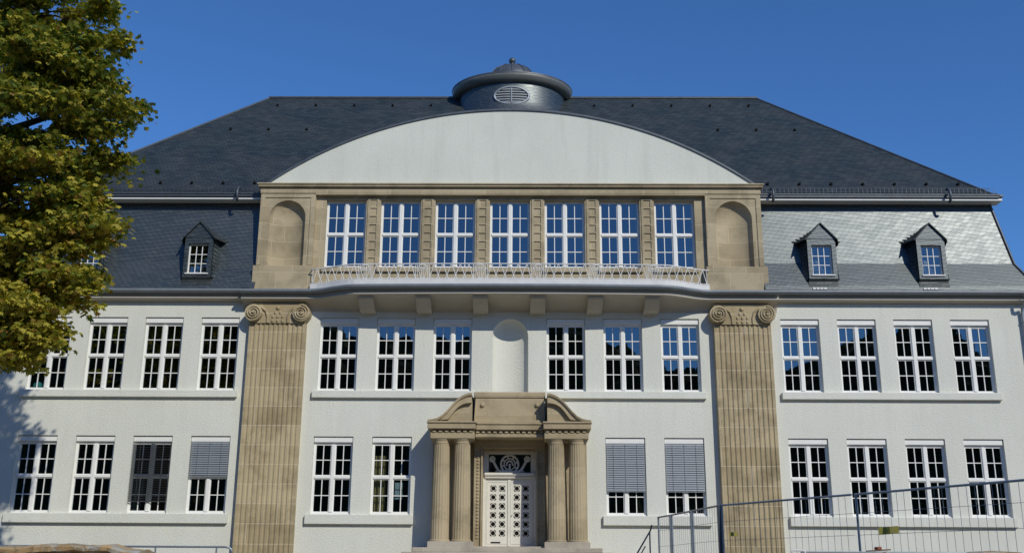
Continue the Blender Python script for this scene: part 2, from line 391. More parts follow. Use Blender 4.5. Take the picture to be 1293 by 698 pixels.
# ---- windows
def window(x, z0, z1, w, y, box_h=.20, tilt=None, mull=.13, tz=.515, blind=None, box_y=.05):
    top = z1 - box_h
    m = MB(); f = .06; a, b = x - w / 2, x + w / 2; d = .07
    m.box(a + .002, a + f, y, y + d, z0 + .002, top); m.box(b - f, b - .002, y, y + d, z0 + .002, top)
    m.box(a + f, b - f, y, y + d, z0 + .002, z0 + f + .015); m.box(a + f, b - f, y, y + d, top - f, top)
    m.bbox(x - mull / 2, x + mull / 2, y - .035, y + d - .001, z0 + f + .015, top - f, .015)
    zt = z0 + (top - z0) * tz
    for s0, s1 in ((a + f, x - mull / 2), (x + mull / 2, b - f)):
        m.bbox(s0, s1, y - .03, y + d - .002, zt - .05, zt + .05, .012)
        # sash frames and glazing bars
        for q0, q1 in ((z0 + f + .015, zt - .05), (zt + .05, top - f)):
            e = .028
            m.box(s0, s0 + e, y + .008, y + d - .006, q0, q1); m.box(s1 - e, s1, y + .008, y + d - .006, q0, q1)
            m.box(s0 + e, s1 - e, y + .008, y + d - .006, q0, q0 + e); m.box(s0 + e, s1 - e, y + .008, y + d - .006, q1 - e, q1)
            c = (s0 + s1) / 2; g = .014; mid = (q0 + q1) / 2
            m.box(c - g, c + g, y + .014, y + d - .012, q0 + e, q1 - e)
            m.box(s0 + e, c - g, y + .016, y + d - .014, mid - g, mid + g); m.box(c + g, s1 - e, y + .016, y + d - .014, mid - g, mid + g)
    m.bbox(a + .01, b - .01, y - .06, y - .001, z0 + .001, z0 + .045, .006)   # weather bar
    lab = {}
    if blind: lab['label'] = blind[2]
    fr = part(m, 'window', 'white', **lab)
    m = MB(); m.face([(-w / 2 + f, 0, z0 + f - (z0 + top) / 2), (w / 2 - f, 0, z0 + f - (z0 + top) / 2), (w / 2 - f, 0, top - f - (z0 + top) / 2), (-w / 2 + f, 0, top - f - (z0 + top) / 2)])
    p = m.build('pane', 'glass'); p.parent = fr
    p.location = (x, y + .04, (z0 + top) / 2)
    t = tilt or (random.uniform(-.25, .25), random.uniform(-.3, .3))
    p.rotation_euler = (R(t[0]), 0, R(t[1]))
    if box_h:
        m = MB(); m.bbox(a + .012, b - .012, box_y, y + .069, top + .002, z1 - .018, .01)
        o = m.build('shutter_box', 'white'); o.parent = fr
    if blind:
        kind, zb, _ = blind
        m = MB(); n = int((top - zb) / .075)
        for i in range(n):
            z = top - .04 - i * .075
            ang = R(62) if kind == 'closed' else R(12)
            dy, dz = .036 * math.cos(ang), .036 * math.sin(ang)
            yy = box_y + .0
            m.grid([[(a + .03, yy - dy, z - dz), (b - .03, yy - dy, z - dz)], [(a + .03, yy - .004, z + .004), (b - .03, yy - .004, z + .004)], [(a + .03, yy + dy, z + dz), (b - .03, yy + dy, z + dz)]], True)
        m.box(a + .03, b - .03, box_y - .02, box_y + .02, zb - .03, zb)
        for q in (a + .28, x, b - .28): m.box(q - .006, q + .006, box_y - .045, box_y - .042, zb, top)
        o = m.build('blind', 'blind' if kind == 'closed' else 'dblind'); o.parent = fr
    return fr
BL = {(-10.22, LO): ('closed', 4.85, 'window with a grey blind lowered to half height'), (-12.21, LO): ('open', 4.02, 'window behind thin open blind slats'),
      (3.99, LO): ('closed', 4.42, 'window with a grey blind two thirds down'), (6.0, LO): ('closed', 4.42, 'window with a grey blind two thirds down')}
for x, z in ops: window(x, z[0], z[1], WW, .13, blind=BL.get((x, z)))

# ---- stone pilasters
def pilaster(cx):
    m = MB(); hw = .99; n = 11; mar = .07; per = (2 * hw - 2 * mar) / n
    prof = [(cx - hw, 0.), (cx - hw, -.25), (cx - hw + mar, -.25)]
    for i in range(n):
        x0 = cx - hw + mar + i * per; fl = .034
        for k in range(9):
            a = PI * k / 8; prof.append((x0 + per / 2 - (per / 2 - fl) * math.cos(a), -.25 + .034 * math.sin(a)))
    prof += [(cx + hw - mar, -.25), (cx + hw, -.25), (cx + hw, 0.)]
    rows = [[(x, y, z) for x, y in prof] for z in (TER, 10.12)]
    m.grid(rows, False); m.face([(x, y, 10.12) for x, y in prof])
    root = part(m, 'pilaster', 'pilstone')
    m = MB()
    # capital: dished block between the volutes with leaf bosses
    poly = [(cx - .97, 10.12), (cx + .97, 10.12), (cx + .97, 10.40), (cx + .62, 10.72), (cx + .3, 10.64), (cx, 10.60), (cx - .3, 10.64), (cx - .62, 10.72), (cx - .97, 10.40)]
    m.prism_y(poly, -.29, 0)
    m.box(cx - .97, cx + .97, -.25, 0, 10.62, 10.86)
    for s in (-1, 1):
        m.tube([(cx + s * .36, -.29, 10.13), (cx + s * .36, -.30, 10.35), (cx + s * .42, -.31, 10.55), (cx + s * .58, -.33, 10.68)], .04, 6)
    for i in range(3):
        for j in range(3 if i else 2):
            x = cx + (j - (1 if i else .5)) * .17; z = 10.2 + (2 - i) * .15
            m.lathe((x, -.29, z), [(0.001, .06), (.045, .03), (.055, -.02), (.02, -.06)], 8, .8)
    m.lathe((cx, -.29, 10.66), [(.001, .09), (.06, .05), (.08, 0), (.06, -.05), (.001, -.09)], 10, .8)
    o = m.build('capital', 'pilstone'); o.parent = root
    for s in (-1, 1):
        m = MB(); vx = cx + s * .84; vz = 10.47
        cyl = [(vx + .305 * math.cos(2 * PI * k / 28), vz + .305 * math.sin(2 * PI * k / 28)) for k in range(28)]
        m.prism_y(cyl, -.42, 0)
        sp = []
        for k in range(66):
            t = k / 65; a = s * (PI / 2 - t * 2 * PI * 2.6); r = .275 * (1 - t) + .05 * t
            sp.append((vx + r * math.cos(a) * 1., -.425 - .05 * t, vz + r * math.sin(a)))
        m.tube(sp, [.036 - .012 * k / 65 for k in range(66)], 6)
        m.lathe((vx, -.46, vz), [(.001, .045), (.04, .025), (.05, 0), (.04, -.025), (.001, -.045)], 10)
        o = m.build('volute', 'pilstone'); o.parent = root
for cx in (-8.135, 8.155): pilaster(cx)

# ---- cornices with gutters
def loft_cornice(path, prof_fn, ends=True):
    m = MB(); rows = [prof_fn(x, l) for x, l in path]
    return rows
# wings: lip 0.45 in front of the wall
def cornice_rows(m, path, zt, soffit_z, lips):
    # path: (x, lip y). profile: gutter top -> gutter front -> under gutter -> fascia -> bead -> soffit -> wall
    gut, fas, sof = [], [], []
    for x, l in path:
        gut.append([(x, l + .20, zt), (x, l + .02, zt + .005), (x, l, zt - .02), (x, l + .005, zt - .09), (x, l + .05, zt - .125), (x, l + .12, zt - .14), (x, l + .24, zt - .145)])
        fas.append([(x, l + .24, zt - .145), (x, l + .24, zt - .25), (x, l + .21, zt - .26), (x, l + .20, zt - .295), (x, l + .23, zt - .325)])
        d = -(l + .23)
        sof.append([(x, l + .23, zt - .325)] + [(x, -d + d * math.sin(PI / 2 * k / 7), (zt - .325) - (zt - .325 - soffit_z) * (1 - math.cos(PI / 2 * k / 7))) for k in range(1, 8)])
    return gut, fas, sof
def cornice(path, zt, soffit_z, caps=True):
    gut, fas, sof = cornice_rows(None, path, zt, soffit_z, None)
    m = MB(); m.grid(fas, False); m.grid(sof, True)
    if caps:
        for i in (0, -1): m.face(fas[i] + sof[i][1:] + [(fas[i][0][0], 0, zt - .16)])
    m.face([p[-1] for p in gut] + [(path[-1][0], 0, zt - .155), (path[0][0], 0, zt - .155)])
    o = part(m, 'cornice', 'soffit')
    m = MB(); m.grid(gut, True)
    if caps:
        for i in (0, -1): m.face(gut[i])
    m.face([g[0] for g in gut] + [(path[-1][0], .05, zt + .004), (path[0][0], .05, zt + .004)])
    part(m, 'gutter', 'guttergrey')
cornice([(-18.55, -.46), (-9.46, -.46)], 11.33, 10.93)
cornice([(9.46, -.46), (18.55, -.46)], 11.33, 10.93)
path = [(-9.44, -.66), (-7.05, -.66)]
for i in range(61):
    x = -7.0 + 14.0 * i / 60
    l = -.66 - .56 * smooth((7.0 - abs(x)) / 1.7) - .20 * (1 - (x / 7.0) ** 2)
    path.append((x, l))
path += [(7.05, -.66), (9.44, -.66)]
cornice(path, 11.27, 10.60)
def lip(x):
    x = abs(x)
    return -.66 - (.56 * smooth((7.0 - x) / 1.7) + .20 * (1 - (x / 7.0) ** 2) if x < 7 else 0)
for k in range(6):
    x = -5 + 2 * k; x = x * .994
    m = MB(); y0 = lip(x) + .36; w = .26
    pr = [(y0, 10.90), (y0 + .03, 10.84), (-.48, 10.56), (0, 10.52), (0, 10.90)]
    for s in (-1, 1):
        f = [(x + s * w, a, b) for a, b in pr]; m.face(f if s < 0 else f[::-1])
    for i in range(len(pr)):
        a, b = pr[i], pr[(i + 1) % len(pr)]
        m.face([(x - w, *a), (x + w, *a), (x + w, *b), (x - w, *b)])
    m.box(x - w - .015, x + w + .015, y0 - .04, y0 - .003, 10.875, 10.925)
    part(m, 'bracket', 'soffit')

# ---- balcony: white foot band and lattice railing
bpath = [(-7.02, -.25), (-7.02, lip(7.0) + .12)] + [(-7.0 + 14.0 * i / 60, lip(-7.0 + 14.0 * i / 60) + .12) for i in range(1, 60)] + [(7.02, lip(7.0) + .12), (7.02, -.25)]
def bpt(x): return Vector((x, lip(x) + .12, 0))
m = MB()
out = [(x, y) for x, y in bpath]
rows = []
for x, y in out:
    k = .10
    rows.append([(x, y, 11.275), (x, y - .004, 11.47), (x, y + k * .5, 11.49), (x * (1 - .012), y + k, 11.47), (x * (1 - .012), y + k, 11.275)])
m.grid(rows, False)
bal = part(m, 'balcony_parapet', 'rail')
ZR = 12.02; ZB = 11.48
m = MB()
m.tube([(x, y + .04, ZR) for x, y in out], .024, 6)
m.tube([(x, y + .04, ZB + .03) for x, y in out], .014, 5)
posts = [-5.0, -3.0, -1.0, 1.0, 3.0, 5.0]
def bar(xa, za, xb, zb, r=.015, off=.04):
    a = bpt(xa); b = bpt(xb); m.tube([(a.x, a.y + off, za), (b.x, b.y + off, zb)], r, 5)
edges = [-6.98] + posts + [6.98]
for i in range(len(edges) - 1):
    a = edges[i] + (.24 if i else .04); b = edges[i + 1] - (.24 if i < len(edges) - 2 else .04)
    n = round((b - a) / .30); st = (b - a) / n
    for k in range(n):
        c = a + (k + .5) * st; h = .205
        bar(c, ZR, max(a, c - h), ZB); bar(c, ZR, min(b, c + h), ZB)
    bar(a, ZR, a, ZB, .013); bar(b, ZR, b, ZB, .013)
for x in posts:
    for d in (-.18, -.05, .05, .18): bar(x + d, ZR, x + d * (.55 if abs(d) < .1 else 1), ZB, .012)
    for d in (-1, 1): bar(x + d * .17, ZR - .12, x + d * .05, ZB, .014)
    c = bpt(x)
    m.tube([(x + .13 * math.cos(t), c.y + .035, ZR - .10 + .07 * math.sin(t)) for t in [2 * PI * k / 16 for k in range(16)]], .02, 5, closed=True)
    m.tube([(x + .17 * math.cos(t), c.y + .035, ZR - .18 + .05 * math.sin(t)) for t in [PI + PI * k / 10 for k in range(11)]], .016, 5)
o = m.build('railing', 'rail'); o.parent = bal

# ---- loggia storey
LY = -.065
lw = [-5.95 + 1.985 * i - .005 for i in range(7)]; LW = 1.46; LZ = (12.22, 14.80)
holes = [(x - LW / 2, x + LW / 2, *LZ) for x in lw]
m = MB(); wall_grid(m, -7.12, 7.12, 11.2, 15.0, holes, LY)
for h in holes: reveal(m, h, LY, .36)
for x in lw:
    m.bbox(x - LW / 2 - .06, x + LW / 2 + .06, LY - .09, LY, 12.05, 12.219, .01)
for i in range(6):
    x = (lw[i] + lw[i + 1]) / 2
    # coffer frame: raised border with a column of sunk panels
    m.box(x - .205, x - .125, LY - .035, LY, 12.3, 14.85); m.box(x + .125, x + .205, LY - .035, LY, 12.3, 14.85)
    for k in range(9):
        z = 14.83 - k * .315
        if z > 12.35: m.box(x - .125, x + .125, LY - .034, LY, z - .045, z)
part(m, 'loggia_wall', 'stone')
for x in lw: window(x, LZ[0], LZ[1], LW, .10, box_h=0, tz=.5)
for s in (-1, 1):
    m = MB(); cx = s * 8.06; PY = -.20; r = .66; zs = 14.06; zb = 12.24
    xa, xb = cx - 1.0, cx + 1.0
    wall_grid(m, xa, xb, 12.2, 15.0, [(cx - r, cx + r, zb, zs + r)], PY)
    niche(m, cx, r, zb, zs, PY, .34)
    for q in (xa, xb): m.face([(q, PY, 11.2), (q, PY, 15.), (q, .9, 15.), (q, .9, 11.2)])
    # raised flat frame round the niche
    m.box(xa + .001, xa + .17, PY - .03, PY, 12.26, 14.98); m.box(xb - .17, xb - .001, PY - .03, PY, 12.26, 14.98)
    m.box(xa + .17, xb - .17, PY - .03, PY, 14.82, 14.98)
    m.bbox(xa - .09, xb + .09, PY - .13, .9, 11.22, 12.22, .02)
    part(m, 'niche_pier', 'stone')
m = MB()
m.box(-9.08, 9.08, -.26, .9, 14.982, 15.20); m.box(-7.06, 7.06, -.25, -.0, 14.93, 14.9815); m.bbox(-9.16, 9.16, -.36, .9, 15.20, 15.27, .015); m.bbox(-9.2, 9.2, -.40, .9, 15.275, 15.335, .015)
part(m, 'entablature', 'stone')
# ---- gable
m = MB(); s_, c_ = 2.97, 8.92; RR = (c_ * c_ + s_ * s_) / (2 * s_); zc = 15.34 + s_ - RR; aa = math.asin(c_ / RR)
pts = [(RR * math.sin(-aa + 2 * aa * i / 64), zc + RR * math.cos(-aa + 2 * aa * i / 64)) for i in range(65)]
m.face([(x, -.16, z) for x, z in pts] )
part(m, 'gable', 'gable')
m = MB()
ou = [(x * (1 + .05 / RR), zc + (z - zc) * (1 + .05 / RR)) for x, z in pts]; inn = [(x * (1 - .02 / RR), zc + (z - zc) * (1 - .02 / RR)) for x, z in pts]
m.grid([[(x, -.21, z) for x, z in inn], [(x, -.21, z) for x, z in ou], [(x, 5.0, z) for x, z in ou]], False)
m.grid([[(x, -.21, z) for x, z in inn], [(x, -.10, z) for x, z in inn]], False)
part(m, 'gable_roof', 'zinc')

# ---- mansard roof
mp = [(-.44, 11.345), (-.37, 11.52), (-.24, 11.80), (-.09, 12.12), (.07, 12.46), (.49, 14.92)]
m = MB()
for s in (-1, 1):
    m.grid([[(s * (WX - o), o, z), (s * 9.0, o, z)] for o, z in mp], False)
    m.grid([[(s * (WX - o), o, z), (s * (WX - o), 14.3 - o, z)] for o, z in mp], False)
m.grid([[(-(WX - o), 14.3 - o, z), ((WX - o), 14.3 - o, z)] for o, z in mp], False)
mans = part(m, 'mansard_roof', 'mslate')
for s in (-1, 1):
    m = MB(); m.tube([(s * (WX - o + .01), o - .01, z) for o, z in mp], .05, 6)
    o = m.build('hip_edge', 'zinc'); o.parent = mans
# ---- main hipped roof
EX, EY, EZ = 17.75, .12, 15.06; RX, RY, RZ = 10.93, 7.1, 22.28
bk = 2 * RY - EY
m = MB()
nx = 40
def roofrow(t): return [(-EX + (EX - RX) * t + (2 * (EX - (EX - RX) * t)) * i / nx, EY + (RY - EY) * t + .0, EZ + (RZ - EZ) * t) for i in range(nx + 1)]
m.grid([roofrow(0), roofrow(.5), roofrow(1)], False)
m.grid([[(x, bk - (y - EY), z) for x, y, z in roofrow(t)] for t in (0, 1)], False)
for s in (-1, 1): m.face([(s * EX, EY, EZ), (s * EX, bk, EZ), (s * RX, RY, RZ)])
m.face([(-EX, EY, EZ - .02), (EX, EY, EZ - .02), (EX, bk, EZ - .02), (-EX, bk, EZ - .02)])
roof = part(m, 'roof', 'slate')
m = MB(); m.tube([(-RX - .05, RY, RZ + .02), (RX + .05, RY, RZ + .02)], .075, 8)
for s in (-1, 1): m.tube([(s * RX, RY, RZ + .01), (s * EX, EY, EZ + .01)], .045, 6)
o = m.build('ridge_cap', 'zinc'); o.parent = roof
stop = MB(); stop.box(-.04, .04, -.07, .05, 0, .075); sm = stop.build('snow_stop', 'black'); sm.parent = roof
first = True
def stop_at(x, t):
    global first
    o = sm if first else sm.copy()
    if not first: COL.objects.link(o); o.parent = roof
    first = False; o.location = (x, EY + (RY - EY) * t, EZ + (RZ - EZ) * t + .01)
for s in (-1, 1):
    for k in range(7): stop_at(s * (9.6 + 1.18 * k), .09)
    for k in range(3): stop_at(s * (8.6 + 1.6 * k), .62)
    for k in range(5): stop_at(s * (3.6 + 1.7 * k), .90)
# eave gutters of the main roof, white fascia below
for s in (-1, 1):
    a, b = sorted((s * 9.02, s * 17.82))
    m = MB(); m.bbox(a, b, .0, .57, 14.94, 15.07, .02); m.bbox(a, b, -.03, .05, 15.03, 15.085, .01)
    if s > 0: m.box(17.82, 17.95, .0, .44, 15.0, 15.07)
    g = part(m, 'eave_gutter', 'zinc')
    m = MB(); m.bbox(a, b + (.1 if s > 0 else 0) - 0, .06, .57, 14.85, 14.937, .015)
    o = m.build('fascia', 'white'); o.parent = g
    m = MB(); zb = 15.10
    n = int((b - a) / .16)
    y = EY + .16
    for k in range(n): m.box(a + .1 + k * .16 - .006, a + .1 + k * .16 + .006, y - .006, y + .006, EZ + .1, EZ + .36)
    for z in (.20, .35): m.tube([(a + .05, y, EZ + z), (b - .2, y, EZ + z)], .012, 5)
    o = m.build('snow_guard', 'zinc'); o.parent = g
    for x in ((9.55, 15.95) if s > 0 else (-9.95,)):
        m = MB()
        pts_ = [(x, .10, 15.28), (x, .0, 15.30), (x, -.13, 15.22), (x, -.20, 15.06), (x, -.20, 14.92), (x, -.14, 14.80), (x, -.05, 14.76)]
        m.tube(pts_, .05, 6)
        o = m.build('roof_hook', 'zinc'); o.parent = g
# hopper and swan-neck downpipes at the outer corners
for s in (-1, 1):
    m = MB(); x = s * 18.02
    m.tube([(x, -.46, 11.18), (x, -.44, 11.0), (x, -.3, 10.86), (x, -.14, 10.78), (x, -.10, 10.6), (x, -.10, 6), (x, -.10, TER)], .055, 8)
    for z in (10.3, 8.0, 5.6): m.tube([(x, -.10, z - .02), (x, -.10, z + .02)], .075, 8)
    part(m, 'downpipe', 'zinclite')

# ---- lantern on the ridge
LC = (-.03, RY, 0); EL = .80
m = MB()
m.lathe((LC[0], LC[1], 0), [(3.1, 20.0), (2.75, 20.55), (2.52, 20.95), (2.40, 21.3), (2.34, 22.3)], 48, EL)
lan = part(m, 'lantern', 'mslate')
m = MB()
m.lathe((LC[0], LC[1], 0), [(2.3, 22.16), (2.46, 22.17), (2.56, 22.20), (2.62, 22.29), (2.67, 22.36), (2.70, 22.45), (2.66, 22.52), (2.5, 22.55)], 48, EL)
o = m.build('rim', 'zincmid'); o.parent = lan
m = MB()
m.lathe((LC[0], LC[1], 0), [(2.70, 22.47), (2.72, 22.53), (2.60, 22.58), (1.9, 22.78), (1.3, 23.0), (1.05, 23.15)], 48, EL)
m.lathe((LC[0], LC[1], 0), [(1.08, 23.12), (1.06, 23.25), (.98, 23.42), (.8, 23.62), (.55, 23.78), (.3, 23.86), (.1, 23.89), (.07, 23.98)], 36, EL)
for k in range(12):
    a = 2 * PI * k / 12
    m.tube([(LC[0] + r * math.cos(a), LC[1] + EL * r * math.sin(a), z) for r, z in [(1.07, 23.25), (.99, 23.43), (.81, 23.63), (.56, 23.79), (.1, 23.9)]], .02, 4)
o = m.build('dome', 'zinc'); o.parent = lan
m = MB(); m.lathe((LC[0], LC[1], 24.1), [(.07, -.14), (.10, -.10), (.06, -.08)] + [(.16 * math.cos(t), .16 * math.sin(t) + .03) for t in [-PI / 2 * .8 + PI * .9 * k / 10 for k in range(11)]] + [(.001, .19)], 16)
o = m.build('finial', 'zinc'); o.parent = lan
vy = LC[1] - EL * 2.40
m = MB(); N = 32; vz = 21.50; va, vb = .70, .36
def drum_y(x): return LC[1] - EL * math.sqrt(max(0, 2.38 ** 2 - (x - LC[0]) ** 2))
m.tube([(LC[0] + (va + .04) * math.cos(t), drum_y(LC[0] + va * math.cos(t)) - .02, vz + (vb + .04) * math.sin(t)) for t in [2 * PI * k / N for k in range(N)]], .055, 6, closed=True)
o = m.build('vent_frame', 'zinclite'); o.parent = lan
m = MB(); pl = [(LC[0] + va * math.cos(2 * PI * k / N), vz + vb * math.sin(2 * PI * k / N)) for k in range(N)]
m.face([(x, drum_y(x) - .012, z) for x, z in pl]); m.cur = 1
for k in range(6):
    z = vz - vb + (k + .6) * 2 * vb / 6.2
    hw = va * math.sqrt(max(.05, 1 - ((z - vz) / vb) ** 2)) * .97
    m.grid([[(LC[0] - hw + 2 * hw * i / 8, drum_y(LC[0] - hw + 2 * hw * i / 8) - .065 + dy, z + dz) for i in range(9)] for dy, dz in ((0, -.04), (.04, .04))], False)
m.box(LC[0] - .02, LC[0] + .02, drum_y(0) - .08, drum_y(0) - .068, vz - vb + .03, vz + vb - .03)
o = m.build('louvre', ['black', 'zinclite']); o.parent = lan

# ---- dormers
def mans_y(z):
    for (o0, z0), (o1, z1) in zip(mp, mp[1:]):
        if z0 <= z <= z1: return o0 + (o1 - o0) * (z - z0) / (z1 - z0)
    return mp[-1][0]
def dormer(cx):
    m = MB(); y = -.42; hw = .50; z0, z1, za = 11.76, 13.22, 13.78; ww, wz0, wz1 = .36, 11.90, 13.0
    # front: frame around the window and gable
    m.box(cx - hw, cx - ww, y, y + .22, z0, z1); m.box(cx + ww, cx + hw, y, y + .22, z0, z1)
    m.box(cx - ww, cx + ww, y, y + .22, wz1, z1); m.box(cx - ww, cx + ww, y, y + .22, z0, wz0 - .04)
    m.prism_y([(cx - hw - .02, z1), (cx + hw + .02, z1), (cx, za)], y - .02, y + .2)
    # slated cheeks sweeping out into the mansard in stepped courses
    for s in (-1, 1):
        n = 10
        for k in range(n):
            za_, zb_ = z0 + (z1 - z0) * k / n, z0 + (z1 - z0) * (k + 1) / n
            rows = []
            for z, e in ((za_, .028), (zb_, .0)):
                yb = mans_y(z) + .03; r = []
                for t in range(7):
                    u = t / 6; fl = .15 * u ** 2.0 * (1 - .35 * k / n)
                    r.append((cx + s * (hw + fl + e * (1 - u * .5)), y + .03 + (yb - y - .03) * u, z))
                rows.append(r)
            m.grid(rows if s > 0 else [r[::-1] for r in rows], True)
            m.face([rows[0][i] for i in range(7)] + [(cx + s * hw, rows[0][6][1], za_)])
    root = part(m, 'dormer', 'mslate')
    ap = [(y, z0), (y + .06, z0 - .10), (mans_y(11.47) - .01, 11.47)]
    m = MB(); m.grid([[(cx - hw - .015 * i, a_, b_), (cx + hw + .015 * i, a_, b_)] for i, (a_, b_) in enumerate(ap)], False)
    for s in (-1, 1): m.face([(cx + s * (hw + .015 * i), a_, b_) for i, (a_, b_) in enumerate(ap)] + [(cx + s * hw, y + .3, z0)])
    o = m.build('dormer_apron', 'slate'); o.parent = root
    m = MB()
    for s in (-1, 1):
        # gable roof leaves with a swept valley at the back
        e = hw + .08
        a0 = (cx, y - .08, za + .05); a1 = (cx + s * e, y - .08, z1 - .02)
        b0 = (cx, mans_y(za) + .15, za + .12); b1 = (cx + s * (e + .24), mans_y(z1) + .05, z1 + .02)
        q = [a0, a1, b1, b0]; m.face(q if s > 0 else q[::-1])
        q2 = [(p[0], p[1], p[2] - .05) for p in (a0, a1)]
        m.face([a0, a1, q2[1], q2[0]]); m.face([q2[0], q2[1], (b1[0], b1[1], b1[2] - .05), (b0[0], b0[1], b0[2] - .05)])
        m.face([a1, b1, (b1[0], b1[1], b1[2] - .05), q2[1]])
        for k in range(7):   # stepped valley courses
            u = (k + .5) / 7
            p = Vector(b0).lerp(Vector(b1), u)
            m.tube([(p.x - s * .05, p.y - .07, p.z - .02), (p.x + s * .13, p.y - .02, p.z + .03)], [.055, .03], 6)
    o = m.build('dormer_roof', 'slate'); o.parent = root
    m = MB(); yw = y + .10; f = .045
    m.box(cx - ww, cx - ww + f, yw, yw + .05, wz0, wz1); m.box(cx + ww - f, cx + ww, yw, yw + .05, wz0, wz1)
    m.box(cx - ww + f, cx + ww - f, yw, yw + .05, wz0, wz0 + f); m.box(cx - ww + f, cx + ww - f, yw, yw + .05, wz1 - f, wz1)
    for k in (1, 2):
        x = cx - ww + f + (2 * ww - 2 * f) * k / 3; m.box(x - .012, x + .012, yw + .008, yw + .045, wz0 + f, wz1 - f)
        z = wz0 + f + (wz1 - wz0 - 2 * f) * k / 3; m.box(cx - ww + f, cx + ww - f, yw + .01, yw + .04, z - .011, z + .011)
    m.bbox(cx - ww - .05, cx + ww + .05, y - .05, yw, wz0 - .045, wz0 - .003, .006)
    o = m.build('window_frame', 'white'); o.parent = root
    m = MB(); m.face([(cx - ww + f, yw + .028, wz0 + f), (cx + ww - f, yw + .028, wz0 + f), (cx + ww - f, yw + .028, wz1 - f), (cx - ww + f, yw + .028, wz1 - f)])
    o = m.build('pane', 'glass'); o.parent = root
    m = MB(); m.box(cx - hw + .02, cx + hw - .02, y + .72, y + .74, z0, z1)
    o = m.build('interior', 'dark'); o.parent = root
    if cx > 0:
        m = MB()
        for k in range(4): m.box(cx - .42 + k * .13, cx - .32 + k * .13, -.465, -.43, 11.36, 11.42)
        o = m.build('metal_flashing', 'white'); o.parent = root
for cx in (-14.97, -11.1, 11.07, 14.94): dormer(cx)

# ---- portal
m = MB(); A = AX
# back wall panel, door surround, jambs and lintel
m.box(A - 2.62, A - 1.18, -.03, 0, 2.5, 6.2); m.box(A + 1.18, A + 2.62, -.03, 0, 2.5, 6.2)
for s in (-1, 1):
    a, b = sorted((A + s * .90, A + s * 1.19)); m.box(a, b, -.34, .42, 2.57, 5.80)
    for k in range(26): m.lathe((A + s * 1.06, -.34, 2.85 + k * .11), [(.001, .045), (.05, .02), (.05, -.02), (.001, -.045)], 8, .7)
    a, b = sorted((A + s * .905, A + s * .955)); m.box(a, b, -.40, -.342, 2.57, 5.75)
m.box(A - 1.19, A + 1.19, -.36, .42, 5.80, 6.06); m.box(A - 1.19, A + 1.19, -.46, -.362, 5.93, 6.06); m.box(A - .9, A + .9, -.1, .42, 5.74, 5.797)
# entablature: over each pair of columns it steps forward
def dent(x0, x1, y, z0, z1, n):
    w = (x1 - x0) / n
    for i in range(n): m.box(x0 + w * (i + .22), x0 + w * (i + .78), y - .09, y, z0, z1)
for s in (-1, 1):
    a, b = sorted((A + s * 1.15, A + s * 2.62)); m.bbox(a, b, -1.30, 0, 5.985, 6.19, .02)
    a, b = sorted((A + s * 1.16, A + s * 2.58)); m.box(a, b, -1.24, 0, 6.19, 6.30); dent(a, b, -1.24, 6.20, 6.275, 7)
    a, b = sorted((A + s * 1.12, A + s * 2.70)); m.bbox(a, b, -1.42, 0, 6.30, 6.47, .015); m.bbox(a - .03, b + .03, -1.46, 0, 6.473, 6.55, .03)
m.bbox(A - 1.14, A + 1.14, -1.06, 0, 6.06, 6.19, .02); m.box(A - 1.15, A + 1.15, -1.0, 0, 6.19, 6.30); dent(A - 1.15, A + 1.15, -1.0, 6.205, 6.28, 12)
m.bbox(A - 1.11, A + 1.11, -1.16, 0, 6.30, 6.46, .015); m.bbox(A - 1.085, A + 1.085, -1.19, 0, 6.463, 6.54, .03)
portal = part(m, 'portal', 'portstone')
# attic block
m = MB()
m.prism_y([(A - 1.20, 6.545), (A + 1.20, 6.545), (A + 1.15, 7.43), (A - 1.15, 7.43)], -.80, 0)
m.bbox(A - 1.185, A + 1.185, -.86, -.0, 6.548, 6.66, .02)
m.bbox(A - 1.175, A + 1.175, -.84, -.0, 7.433, 7.48, .01); m.bbox(A - 1.21, A + 1.21, -.80, -.0, 7.483, 7.63, .02)
for s in (-1, 1): m.lathe((A + s * .92, -.80, 7.18), [(.001, .085), (.06, .06), (.085, 0), (.06, -.06), (.001, -.085)], 12)
o = m.build('attic', 'portstone'); o.parent = portal
crv = [(2.70, 6.56), (2.55, 6.575), (2.38, 6.62), (2.22, 6.72), (2.06, 6.88), (1.90, 7.07), (1.74, 7.24), (1.58, 7.36), (1.42, 7.43), (1.33, 7.455), (1.26, 7.45)]
icv = [(2.02, 6.62), (1.93, 6.74), (1.82, 6.90), (1.70, 7.03), (1.56, 7.12), (1.42, 7.16), (1.30, 7.17)]
